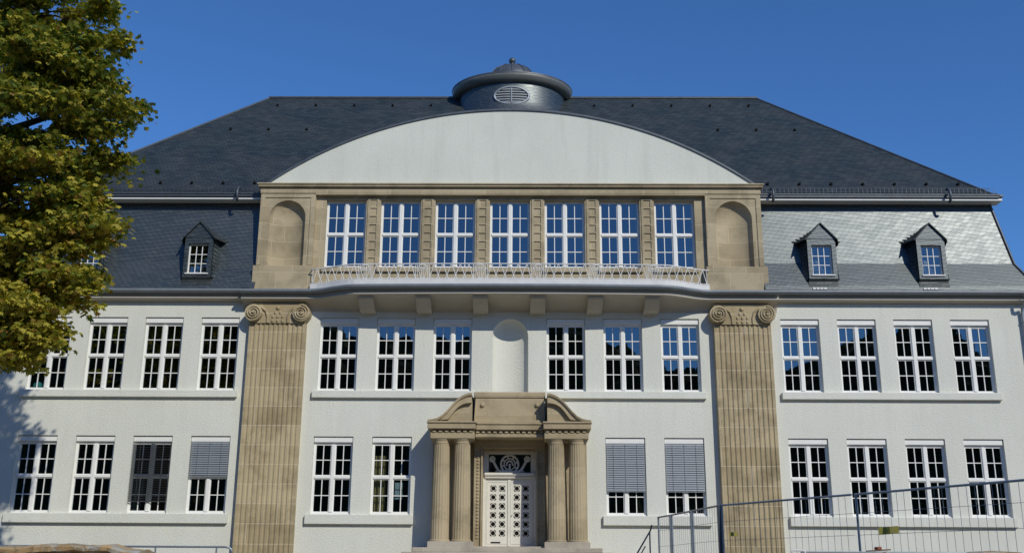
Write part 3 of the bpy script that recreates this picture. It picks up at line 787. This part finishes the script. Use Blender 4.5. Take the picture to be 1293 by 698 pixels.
for s in (-1, 1):
    m = MB()
    P = [(A + s * x, z) for x, z in crv]; I = [(A + s * x, z) for x, z in icv]
    # recessed tympanum field and the raised scroll band in front of it
    m.prism_y([(A + s * 2.60, 6.555)] + P[1:] + [(A + s * 1.26, 6.555)], -1.22, 0)
    loop = P[3:] + [(A + s * 1.19, 7.0), (A + s * 1.30, 7.0)] + I[::-1] + [(A + s * 2.02, 6.555), (A + s * 2.5, 6.555), (A + s * 2.38, 6.62)]
    band_o = P[1:]; nn = 24
    def resample(L, n):
        d = [0]
        for p, q in zip(L, L[1:]): d.append(d[-1] + math.dist(p, q))
        out_ = []
        for i in range(n + 1):
            t = d[-1] * i / n; j = max(k for k in range(len(d)) if d[k] <= t + 1e-9); j = min(j, len(L) - 2)
            u = (t - d[j]) / (d[j + 1] - d[j]); out_.append((L[j][0] + (L[j + 1][0] - L[j][0]) * u, L[j][1] + (L[j + 1][1] - L[j][1]) * u))
        return out_
    bo = resample(band_o, nn); bi = resample([(A + s * 2.45, 6.57)] + I + [(A + s * 1.26, 7.17)], nn)
    m.grid([[(x, -1.22, z) for x, z in bi], [(x, -1.37, z) for x, z in bi], [(x, -1.37, z) for x, z in bo], [(x, -1.22, z) for x, z in bo]], False)
    m.face([(bi[-1][0], -1.22, bi[-1][1]), (bi[-1][0], -1.37, bi[-1][1]), (bo[-1][0], -1.37, bo[-1][1]), (bo[-1][0], -1.22, bo[-1][1])])
    # drip moulding along the curve
    top_ = resample(P, nn)
    m.grid([[(x, -1.37, z - .07) for x, z in top_], [(x, -1.43, z - .05) for x, z in top_], [(x, -1.45, z) for x, z in top_], [(x, -1.45, z + .035) for x, z in top_], [(x, 0, z + .035) for x, z in top_]], False)
    e = top_[-1]; m.face([(e[0], -1.37, e[1] - .07), (e[0], -1.43, e[1] - .05), (e[0], -1.45, e[1] + .035), (e[0], 0, e[1] + .035), (e[0], 0, e[1] - .3)])
    e = top_[0]; m.face([(e[0], -1.37, e[1] - .07), (e[0], -1.43, e[1] - .05), (e[0], -1.45, e[1] + .035), (e[0], 0, e[1] + .035), (e[0], 0, e[1] - .07)])
    o = m.build('scroll_pediment', 'portstone'); o.parent = portal
    m = MB(); a, b = sorted((A + s * 1.15, A + s * 2.62)); m.bbox(a, b, -1.34, -.03, 2.50, 2.70, .015)
    o = m.build('plinth', 'plinth'); o.parent = portal
    for q in (1.555, 2.245):
        m = MB(); cx = A + s * q; cy = -1.0; N = 20; seg = 6
        rows = []
        for t, z in ((0, 2.70), (.25, 3.5), (.5, 4.3), (.75, 5.1), (.97, 5.78), (1, 5.84)):
            rad = .30 - .045 * t ** 1.6; row = []
            for k in range(N * seg):
                a = 2 * PI * k / (N * seg); u = (k % seg) / seg
                dep = 0 if t == 1 else .013 * math.sin(PI * u)
                row.append((cx + (rad - dep) * math.cos(a), cy + (rad - dep) * math.sin(a), z))
            rows.append(row)
        m.grid(rows, False, True)
        m.lathe((cx, cy, 0), [(.256, 5.835), (.27, 5.85), (.27, 5.87), (.26, 5.88), (.30, 5.93), (.325, 5.985)], 24)
        m.lathe((cx, cy, 0), [(.33, 2.70), (.335, 2.73), (.33, 2.76), (.30, 2.775)], 24)
        o = m.build('column', 'portstone'); o.parent = portal
# door: frame, leaves, transom
m = MB(); DY = .30
for s in (-1, 1):
    a, b = sorted((A + s * .80, A + s * .90)); m.box(a, b, DY - .04, DY + .12, 2.57, 5.738)
m.box(A - .80, A + .80, DY - .039, DY + .12, 5.66, 5.738)
m.box(A - .80, A + .80, DY - .04, DY + .12, 4.83, 5.02); m.bbox(A - .86, A + .86, DY - .14, DY - .042, 4.93, 5.03, .02); m.bbox(A - .84, A + .84, DY - .09, DY - .042, 4.84, 4.90, .01)
for k in range(24): m.box(A - .83 + k * .07, A - .79 + k * .07, DY - .12, DY - .045, 4.903, 4.927)
door = part(m, 'door', 'cream')
for s in (-1, 1):
    m = MB(); x0, x1 = sorted((A + s * .006, A + s * .795)); z0, z1 = 2.58, 4.825
    # field split into a border and twelve pierced squares
    px0, px1 = x0 + .09, x1 - .09; cw = (px1 - px0) / 2; cz0 = z0 + .30; ch = (z1 - .17 - cz0) / 6
    m.box(x0, px0, DY, DY + .06, z0, z1); m.box(px1, x1, DY, DY + .06, z0, z1)
    m.box(px0, px1, DY, DY + .06, z0, cz0); m.box(px0, px1, DY, DY + .06, cz0 + 6 * ch, z1)
    for (a, b, c, d) in ((x0 + .035, x0 + .05, z0 + .1, z1 - .08), (x1 - .05, x1 - .035, z0 + .1, z1 - .08)): m.box(a, b, DY - .015, DY - .0005, c, d)
    for z in (z0 + .10, z1 - .095): m.box(x0 + .05, x1 - .05, DY - .015, DY - .0005, z, z + .015)
    Nn = 32
    for i in range(2):
        for j in range(6):
            cx, cz = px0 + (i + .5) * cw, cz0 + (j + .5) * ch
            ang = [2 * PI * k / Nn + PI / 4 for k in range(Nn)]
            sq, ho = [], []
            for t in ang:
                c, sn = math.cos(t), math.sin(t); k = 1 / max(abs(c), abs(sn))
                sq.append((cx + cw / 2 * c * k, cz + ch / 2 * sn * k))
                r = .112 + .018 * math.cos(4 * (t - PI / 4))
                ho.append((cx + r * c, cz + r * sn))
            m.grid([[(x, DY, z) for x, z in sq], [(x, DY, z) for x, z in ho], [(x, DY + .045, z) for x, z in ho]], False, True)
            m.tube([(cx + .084 * math.cos(t), DY + .012, cz + .084 * math.sin(t)) for t in [2 * PI * k / 12 for k in range(12)]], .012, 5, closed=True)
    m.cur = 1
    m.face([(px0, DY + .045, cz0), (px1, DY + .045, cz0), (px1, DY + .045, cz0 + 6 * ch), (px0, DY + .045, cz0 + 6 * ch)])
    o = m.build('door_leaf', ['cream', 'black']); o.parent = door
m = MB(); m.bbox(A - .065, A + .03, DY - .03, DY - .001, 2.6, 4.82, .01); o = m.build('meeting_stile', 'cream'); o.parent = door
m = MB(); m.box(A - .62, A - .30, DY - .02, DY - .002, 2.70, 2.745); o = m.build('letter_slot', 'black'); o.parent = door
m = MB(); m.tube([(A + .09, DY, 3.62), (A + .09, DY - .06, 3.62)], .014, 8); m.lathe((A + .09, DY - .07, 3.62), [(.001, .02), (.018, .01), (.018, -.01), (.001, -.02)], 10); o = m.build('handle', 'steel'); o.parent = door
m = MB(); m.face([(A - .80, DY + .08, 5.02), (A + .80, DY + .08, 5.02), (A + .80, DY + .08, 5.66), (A - .80, DY + .08, 5.66)]); o = m.build('transom_pane', 'glass'); o.parent = door
m = MB(); yy = DY + .04; cz = 5.30
m.box(A - .80, A - .72, DY, DY + .09, 5.02, 5.66); m.box(A + .72, A + .80, DY, DY + .09, 5.02, 5.66)
def ring(cx, cz, r, w): m.tube([(cx + r * math.cos(t), yy, cz + r * math.sin(t)) for t in [2 * PI * k / 28 for k in range(28)]], w, 6, closed=True)
ring(A, cz + .03, .30, .036); ring(A, cz + .03, .19, .022)
m.tube([(A + .11 * math.cos(t), yy, cz - .02 + .16 * math.sin(t)) for t in [PI * k / 12 for k in range(13)]], .03, 6)
m.box(A - .03, A + .03, yy - .03, yy + .03, 5.02, 5.34); m.box(A - .30, A + .30, yy - .025, yy + .025, 5.02, 5.11)
for k in range(8):
    a = PI * k / 8 * 2 + .2
    m.tube([(A + .20 * math.cos(a), yy, cz + .03 + .20 * math.sin(a)), (A + .30 * math.cos(a + .2), yy, cz + .03 + .30 * math.sin(a + .2))], .016, 5)
    m.lathe((A + .25 * math.cos(a), yy, cz + .03 + .25 * math.sin(a)), [(.001, .03), (.028, 0), (.001, -.03)], 8)
for s in (-1, 1):
    m.tube([(A + s * (.28 + .40 * t), yy, 5.06 + .50 * smooth(t) - .10 * math.sin(PI * t) * .4) for t in [k / 12 for k in range(13)]], .048, 6)
    m.tube([(A + s * (.60 + .08 * math.cos(t)), yy, 5.50 + .08 * math.sin(t)) for t in [2 * PI * k / 14 for k in range(14)]], .034, 6, closed=True)
    m.tube([(A + s * (.26 + .22 * t), yy, 5.06 + .06 * math.sin(PI * t)) for t in [k / 8 for k in range(9)]], .03, 6)
o = m.build('transom_grille', 'cream'); o.parent = door
m = MB(); m.box(A - .9, A + .9, DY + .3, DY + .32, 2.5, 5.8); o = m.build('interior', 'dark'); o.parent = door

# ---- entrance steps
m = MB()
m.bbox(-3.05 + A, 2.97 + A, -1.85, .30, 2.36, 2.50, .015); m.box(A - 1.2, A + 1.2, -.9, .43, 2.50, 2.568)
z = 2.36; k = 1
while z > TER + .02:
    h = min(.145, z - TER); m.bbox(-3.05 + A - .30 * k, 2.97 + A + .30 * k, -1.85 - .32 * k, .0 - .003 * k, z - h, z - .002, .015); z -= h; k += 1
st = part(m, 'entrance_steps', 'plinth')

# ------------------------------------------------------------------ things seen in the windows
def tag(o, label, cat, group=None):
    o['label'] = label; o['category'] = cat
    if group: o['group'] = group
    return o
m = MB(); n = 28
m.grid([[(-4.62 + .42 * i / n, .42 + .035 * math.sin(i * 1.4), z) for i in range(n + 1)] for z in (3.66, 5.6)], True)
m.grid([[(-4.62 + .42 * i / n, .435 + .035 * math.sin(i * 1.4), z) for i in range(n + 1)] for z in (3.66, 5.6)], True)
tag(m.build('curtain', 'curtain'), 'yellow curtain behind the window just left of the stone portal', 'curtain')
m = MB(); m.box(-3.86, -3.60, .205, .209, 4.45, 4.68); m.box(-3.86, -3.60, .205, .209, 4.12, 4.42)
tag(m.build('paper_notice', 'paper'), 'pale blue paper sheets stuck inside the window left of the portal', 'notice')
m = MB(); m.lathe((-16.62, .45, 7.97), [(.17 * math.cos(t), .17 * math.sin(t)) for t in [-PI / 2 + PI * k / 14 for k in range(15)]], 20)
tag(m.build('ball', 'teal'), 'teal ball on the sill inside the upper window nearest the tree', 'ball')
m = MB()
m.grid([[(-12.85 + .34 * i / n * (1 if z > 4.2 else .8), .40 + .03 * math.sin(i * 1.2), z) for i in range(n + 1)] for z in (3.66, 4.3, 4.95)], True)
tag(m.build('curtain', 'greycloth'), 'grey curtain gathered inside the window with thin dark blind slats', 'curtain')

# ------------------------------------------------------------------ retaining walls of rough sandstone along the pavement
def rough_wall(x0, x1, y0, y1, ztop, name, label, seed):
    rnd = random.Random(seed); m = MB(); n = int((x1 - x0) / .06)
    ph = [rnd.uniform(0, 6) for _ in range(6)]
    def tz(x, y): return ztop(x) + .006 * math.sin(3.1 * x + ph[0]) + .005 * math.sin(7.7 * x + ph[1] + 3 * y) + .005 * math.sin(15 * x + ph[2]) + rnd.uniform(-.006, .006)
    rows = []
    for i in range(n + 1):
        x = x0 + (x1 - x0) * i / n; j = .03 * math.sin(5 * x + ph[3]) + rnd.uniform(-.012, .012)
        t0 = tz(x, y0)
        rows.append([(x, y0 + .06 + j, 0), (x, y0 + .05 + j, .6), (x, y0 + .06 + j * .8, t0 - .09), (x, y0 - .04 + j, t0 - .075 + .5 * j), (x, y0 - .05 + j, t0 - .03), (x, y0 + .0 + j, t0), (x, (y0 + y1) / 2, tz(x, .3) + .02), (x, y1, t0 - .02), (x, y1, 0)])
    m.grid(rows, False); m.face(rows[0]); m.face(rows[-1][::-1])
    tag(m.build(name, 'rubble'), label, 'wall')
rough_wall(-14, -4.34, -22.4, -21.8, lambda x: 1.93 + .035 * smooth((x + 5.95) / .5) * (1 - smooth((x + 4.75) / .35)) - .03 * smooth((x + 4.8) / .3), 'stone_wall', 'low rough sandstone wall at the lower left below the tree', 1)
rough_wall(4.98, 16, -22.4, -21.8, lambda x: 1.905 + .03 * smooth((x - 6.0) / .2) * (1 - smooth((x - 6.6) / .2)) - .03 * smooth((x - 5.65) / .2) * (1 - smooth((x - 5.95) / .2)), 'stone_wall', 'low rough sandstone wall at the lower right below the fence', 2)
# plank and brick on the right wall
m = MB(); m.bbox(-.13, .13, -.08, .08, 0, .016, .003); o = m.build('plank', 'wood'); o.location = (4.96, -22.3, 1.945); o.rotation_euler = (0, R(-4), R(8)); tag(o, 'short brown plank lying on the end of the right sandstone wall', 'plank')
m = MB(); m.bbox(-.035, .035, -.03, .03, 0, .035, .005); o = m.build('brick', 'brick'); o.location = (4.96, -22.3, 1.962); o.rotation_euler = (0, R(-4), R(25)); tag(o, 'red brick weighing down the short brown plank', 'brick')

# ------------------------------------------------------------------ pipe railings at the terrace edge
def pipe_rail(name, xs, y, zt, label, curve=None):
    e = empty(name, (xs[0], y, TER), label, 'railing')
    m = MB(); pts = [(xs[0], y, zt), (xs[-1], y, zt)]
    if curve: pts += [(xs[-1] + .08, y, zt - .02), (xs[-1] + .10, y, zt - .07), (xs[-1] + .03, y, zt - .15), (xs[-1] + .0, y, zt - .3)]
    m.tube(pts, .013, 8); part_of(m.build('handrail', 'steel'), e)
    for x in xs[:-1] + ([] if curve else [xs[-1]]):
        m = MB(); m.tube([(x, y, TER), (x, y, zt)], .012, 8); part_of(m.build('post', 'steel'), e)
    m = MB(); m.tube([(xs[0], y, zt - .4), (xs[-1], y, zt - .4)], .012, 6); part_of(m.build('rail', 'steel'), e)
pipe_rail('pipe_railing', [-9.5, -7.9, -6.3, -4.63, -3.78, -3.66], -21.0, 1.985, 'thin steel pipe railing beside the left sandstone wall, its end bent down', True)
pipe_rail('pipe_railing', [4.58, 6.2, 7.8, 9.5], -20.0, 1.985, 'thin steel pipe railing behind the right sandstone wall', None)
e = empty('hoop_barrier', (4.45, -20.3, TER), 'small bent tube hoop at the foot of the right stone pilaster', 'barrier')
m = MB(); m.tube([(4.36, -20.3, TER), (4.36, -20.3, 1.96), (4.38, -20.3, 1.99), (4.41, -20.3, 2.0), (4.52, -20.3, 2.0), (4.555, -20.3, 1.985), (4.56, -20.3, 1.95), (4.56, -20.3, TER)], .014, 8); part_of(m.build('hoop', 'rail'), e)

# ------------------------------------------------------------------ mesh site fence
def fence_panel(p0, p1, zt, label, h=2.0, thick=.024, two=True):
    a, b = Vector((*p0, 0)), Vector((*p1, 0)); d = (b - a).normalized()
    e = empty('site_fence', (a.x, a.y, zt - h), label, 'fence panel', 'mesh panels of the site fence')
    for p in ((a, b) if two else (a,)):
        q = p + d * (.03 if p is a else -.03)
        m = MB(); m.tube([(q.x, q.y, zt - h), (q.x, q.y, zt + .02)], thick, 8); part_of(m.build('post', 'steel' if thick < .03 else 'dsteel'), e)
    m = MB(); m.tube([(a.x, a.y, zt), (b.x, b.y, zt)], .021, 8); part_of(m.build('top_rail', 'steel'), e)
    m = MB(); m.tube([(a.x, a.y, zt - h + .12), (b.x, b.y, zt - h + .12)], .019, 8); part_of(m.build('bottom_rail', 'steel'), e)
    L = (b - a).length; m = MB(); n = int(L / .16)
    for k in range(1, n):
        q = a.lerp(b, k / n); m.tube([(q.x, q.y, zt - h + .12), (q.x, q.y, zt)], .0042, 4, False)
    for z in (.42, .78, 1.16, 1.55): m.tube([(a.x, a.y, zt - h + z), (b.x, b.y, zt - h + z)], .0045, 4, False)
    part_of(m.build('wire_mesh', 'steel'), e)
    for p in (a, b):
        m = MB(); q = p + d * (.12 if p is a else -.12); m.bbox(q.x - .11, q.x + .11, q.y - .32, q.y + .32, TER + .003, TER + .14, .03); part_of(m.build('foot_block', 'concrete'), e)
    return e
PF = [(3.97, -8.2), (4.17, -9.25), (4.42, -10.95), (4.71, -12.95), (6.60, -16.15), (8.62, -19.75)]
ZF = 3.11
labs = ['narrow fence panel farthest along the row, nearest the entrance steps', 'fence panel between the farthest panel and the double posts', 'fence panel running up to the thick dark post by the right pilaster', 'wide fence panel between the thick dark post and the slim steel post', 'wide fence panel running to the right picture edge, carrying an olive plate']
for i in range(5):
    a, b = Vector(PF[i]), Vector(PF[i + 1]); d = (b - a).normalized() * .035
    fence_panel(a + d, b - d, ZF, labs[i], h=ZF - TER - .02, two=i != 3)
m = MB(); x, y = PF[3]; m.box(x - .045, x + .045, y - .045, y + .045, TER, ZF + .01); m.box(x - .055, x + .055, y - .055, y - .046, 2.50, 2.53)
tag(m.build('fence_post', 'dsteel'), 'thick dark blue steel post where the site fence bends by the right pilaster', 'post')
m = MB(); a, b = Vector((*PF[4], 0)), Vector((*PF[5], 0)); q = a.lerp(b, .185); d = Vector((.96, -.28, 0))
nrm = Vector((-d.y, d.x, 0)); nrm = nrm if nrm.y < 0 else -nrm
c = [q + nrm * .012 + d * u + Vector((0, 0, v)) for u, v in ((-.17, -.07), (.17, -.045), (.17, .085), (-.17, .06))]
c2 = [p + nrm * .006 for p in c]
m.face(c2); m.face(c[::-1])
for i in range(4): m.face([c[i], c[(i + 1) % 4], c2[(i + 1) % 4], c2[i]])
o = m.build('plate', 'sign'); o.location = (0, 0, 2.43); tag(o, 'small tilted olive plate wired to the fence below the right windows', 'sign plate')
m = MB(); q = Vector((*PF[3], 0)).lerp(Vector((*PF[4], 0)), .10); m.box(q.x - .08, q.x + .10, q.y - .03, q.y - .022, 2.46, 2.54); tag(m.build('plate', 'sign'), 'tiny green plate on the fence in front of the right pilaster', 'sign plate')
# handrail of the side stair behind the fence
e = empty('stair_rail', (3.2, -8, TER), 'sloping dark steel stair handrail left of the site fence', 'railing')
m = MB(); m.tube([(2.9, -8, 1.35), (3.80, -8, 2.79), (3.84, -8, 2.93)], .02, 8); part_of(m.build('handrail', 'dsteel'), e)
m = MB(); m.tube([(3.1, -8, 1.5), (3.66, -8, 2.40)], .016, 8); part_of(m.build('rail', 'dsteel'), e)
m = MB(); m.tube([(3.78, -8, TER), (3.78, -8, 2.77)], .02, 8); part_of(m.build('post', 'dsteel'), e)

# ------------------------------------------------------------------ horse chestnut on the left
T = empty('chestnut_tree', (-15.6, -10.5, TER), 'large horse chestnut with yellowing olive green leaves at the left edge', 'tree')
lobes = [(-13.2, -10.0, 16.6, 2.0, 1), (-12.0, -10.5, 15.1, 1.45, 1), (-11.2, -10.0, 13.8, 1.2, 1), (-12.4, -11.2, 13.3, 1.8, 1), (-11.3, -9.6, 12.3, .95, 1), (-12.7, -10.6, 11.5, 1.75, 1),
         (-11.2, -10.5, 10.35, 1.05, 1), (-12.6, -10.0, 9.5, 1.7, 1), (-11.25, -10.2, 9.1, .95, 1), (-12.1, -10.6, 8.1, 1.0, 1), (-12.5, -10.2, 7.15, .65, 1), (-13.4, -10.0, 7.7, 1.2, 1), (-11.85, -10.4, 7.5, .55, 1),  (-10.75, -10.3, 10.3, .5, 1), (-11.6, -10.4, 11.3, .75, 1),
         (-15, -10.5, 15.5, 2.6, .35), (-15.5, -10, 12, 2.8, .35), (-16, -11, 9.5, 2.5, .35), (-18, -10, 13, 2.6, .3), (-15, -12.7, 12, 2.4, .35), (-15.5, -8, 11, 2.2, .35), (-14.2, -10.2, 18.2, 1.9, .6), (-16.5, -10, 18, 2, .3), (-18.5, -11, 10, 2, .3), (-14.3, -9, 13.5, 2.0, .6), (-14.5, -11, 9, 2.0, .6)]
rng = np.random.default_rng(11)
m = MB(); tp = [(-15.6, -10.5, TER - .1), (-15.55, -10.45, 3.5), (-15.5, -10.5, 6.0), (-15.3, -10.4, 8.5), (-15.2, -10.4, 11.5), (-14.9, -10.3, 14.5), (-14.6, -10.3, 17)]
m.tube(tp, [.55, .45, .42, .36, .28, .18, .07], 12)
part_of(m.build('trunk', 'bark'), T)
m = MB()
for (x, y, z, r, dn) in lobes:
    zs = max(4.6, min(15, z - 1.2 - .35 * abs(x + 15))); k = 0
    base = Vector((-15.4, -10.45, zs)); tip = Vector((x, y, z)); mid = base.lerp(tip, .5) + Vector((0, 0, .5))
    pts_ = [base, base.lerp(mid, .6) + Vector((0, 0, .15)), mid, mid.lerp(tip, .6) + Vector((0, 0, .1)), tip]
    m.tube(pts_, [.17, .13, .10, .07, .035], 7)
    for j in range(7):
        d = Vector(rng.normal(size=3)).normalized(); d.z = d.z * .5
        s0 = mid.lerp(tip, .4 + .6 * rng.random()); e_ = Vector((x, y, z)) + d * r * .85
        m.tube([s0, s0.lerp(e_, .5) + Vector((0, 0, .12)), e_], [.04, .025, .01], 5)
part_of(m.build('limbs', 'bark'), T)
V, F, Cc = [], [], []; nv = 0
PAL = np.array([(.15, .19, .022), (.25, .255, .030), (.37, .345, .042), (.46, .40, .06), (.09, .135, .02), (.30, .18, .04)])
VV, FF, CC = [], [], []
off = 0
for (x, y, z, r, dn) in lobes:
    r = max(.35, r - (.15 if z > 12.6 else .32 if z > 10.9 else .3)); nb = int(5.7 * r * r * dn) + 5
    boughs = []
    for _ in range(nb):
        d = rng.normal(size=3); d /= np.linalg.norm(d); rad = r * (.3 + .7 * rng.random() ** .6) + .22 * max(0, rng.normal() - .6)
        boughs.append((np.array((x, y, z)) + d * rad, .26 + .24 * rng.random(), rng.random()))
    for sidx in range(nb * 5):
        bc, br_, bcol = boughs[sidx % nb]
        d = rng.normal(size=3); d /= np.linalg.norm(d)
        c = bc + d * br_ * (rng.random() ** .4) * np.array((1.3, 1.3, .6))
        nl = int(46 + 26 * rng.random()) if dn > .9 else 20
        sz = .15 + .11 * rng.random()
        # spray colour: yellower low down and outside, greener at the top
        w = np.array([1.0, .9, .7, .45, .8, .12]); yel = np.clip((13.5 - z) / 5, 0, 1) * .85 + .6 * bcol - .15
        w[2] += yel; w[3] += yel * 1.5; w[0] *= 1 - .5 * yel; w[4] = .8 + (1 - yel) * .7 - .4 * yel; w[5] += .8 * (yel > .6) * rng.random(); w = np.clip(w, .02, None); w /= w.sum()
        P = c + rng.normal(size=(nl, 3)) * np.array((sz * 1.1, sz * 1.1, sz * .36)); P[:, 2] -= .3 * ((P[:, 0] - c[0]) ** 2 + (P[:, 1] - c[1]) ** 2)
        ci = rng.choice(6, size=nl, p=w)
        az = rng.random(nl) * 2 * PI; tl = rng.normal(0, .45, nl); droop = .45 + .8 * rng.random(nl)
        L0 = .095 + .08 * rng.random(nl)
        for k in range(nl):
            # palmate leaf: five leaflets fanned in a tilted plane
            u = np.array((math.cos(az[k]), math.sin(az[k]), -droop[k])); u /= np.linalg.norm(u)
            side = np.array((-math.sin(az[k]), math.cos(az[k]), tl[k])); side -= u * side.dot(u); side /= np.linalg.norm(side)
            nn_ = np.cross(u, side)
            for a, sc in ((-1.25, .62), (-.62, .88), (0, 1), (.62, .88), (1.25, .62)):
                dr = u * math.cos(a) + side * math.sin(a); pr = -u * math.sin(a) + side * math.cos(a)
                L = L0[k] * sc; wd = L * .21
                VV.append(P[k]); VV.append(P[k] + dr * L * .62 + pr * wd - nn_ * .012); VV.append(P[k] + dr * L - nn_ * L * .22); VV.append(P[k] + dr * L * .62 - pr * wd - nn_ * .012)
            CC.append(PAL[ci[k]] * (.75 + .5 * rng.random()))
VA = np.array(VV, dtype=np.float32); nq = len(VA) // 4
me = bpy.data.meshes.new('crown'); me.vertices.add(len(VA)); me.vertices.foreach_set('co', VA.ravel())
me.loops.add(nq * 4); me.loops.foreach_set('vertex_index', np.arange(nq * 4, dtype=np.int32)); me.polygons.add(nq); me.polygons.foreach_set('loop_start', np.arange(nq, dtype=np.int32) * 4)
me.update(calc_edges=True); me.validate()
ca = me.attributes.new('leafcol', 'FLOAT_COLOR', 'POINT')
cc = np.repeat(np.array(CC, dtype=np.float32), 20, axis=0); cc = np.concatenate([cc, np.ones((len(cc), 1), dtype=np.float32)], 1)
ca.data.foreach_set('color', cc.ravel())
me.materials.append(MT['leaf'])
o = bpy.data.objects.new('crown', me); COL.objects.link(o); part_of(o, T)

# ------------------------------------------------------------------ wooded slope across the street, mirrored in the window panes
def ridge(x):
    pts_ = [(-260, 50), (-60, 48), (-40, 45), (-31, 39), (-27, 35.5), (-22, 36.5), (-18, 37), (-14, 35.5), (-9, 36.5), (-2, 38), (7, 39.2), (12, 38), (15, 36.5), (19, 35), (23, 31.5), (28, 32.5), (36, 30), (40, 32.5), (46, 33.5), (49, 36.5), (55, 38), (58, 42), (63, 41), (66, 34), (72, 32), (80, 34), (120, 40), (260, 46)]
    for (a, b), (c, d) in zip(pts_, pts_[1:]):
        if a <= x <= c: return b + (d - b) * (x - a) / (c - a)
    return 45
hr = np.random.default_rng(3); nX, nY = 300, 60
ht = hr.random((nX + 1, nY + 1)); rows = []
for j in range(nY + 1):
    row = []
    for i in range(nX + 1):
        x = -260 + 520 * i / nX; v = j / nY; y = -62 - 120 * v
        rise = smooth(v / .5) if v < .5 else 1 + .15 * (v - .5)
        h = ridge(x) * rise * .96
        row.append((x + 1.2 * (ht[i, j] - .5), y + 1.5 * (ht[j % nX, i % nY] - .5), max(-.3, h + (3.0 * ht[i, j] ** 2 - .8) * min(1, v * 5))))
    rows.append(row)
m = MB(); m.grid(rows, False)
struct(m, 'wooded_hill', 'hill')
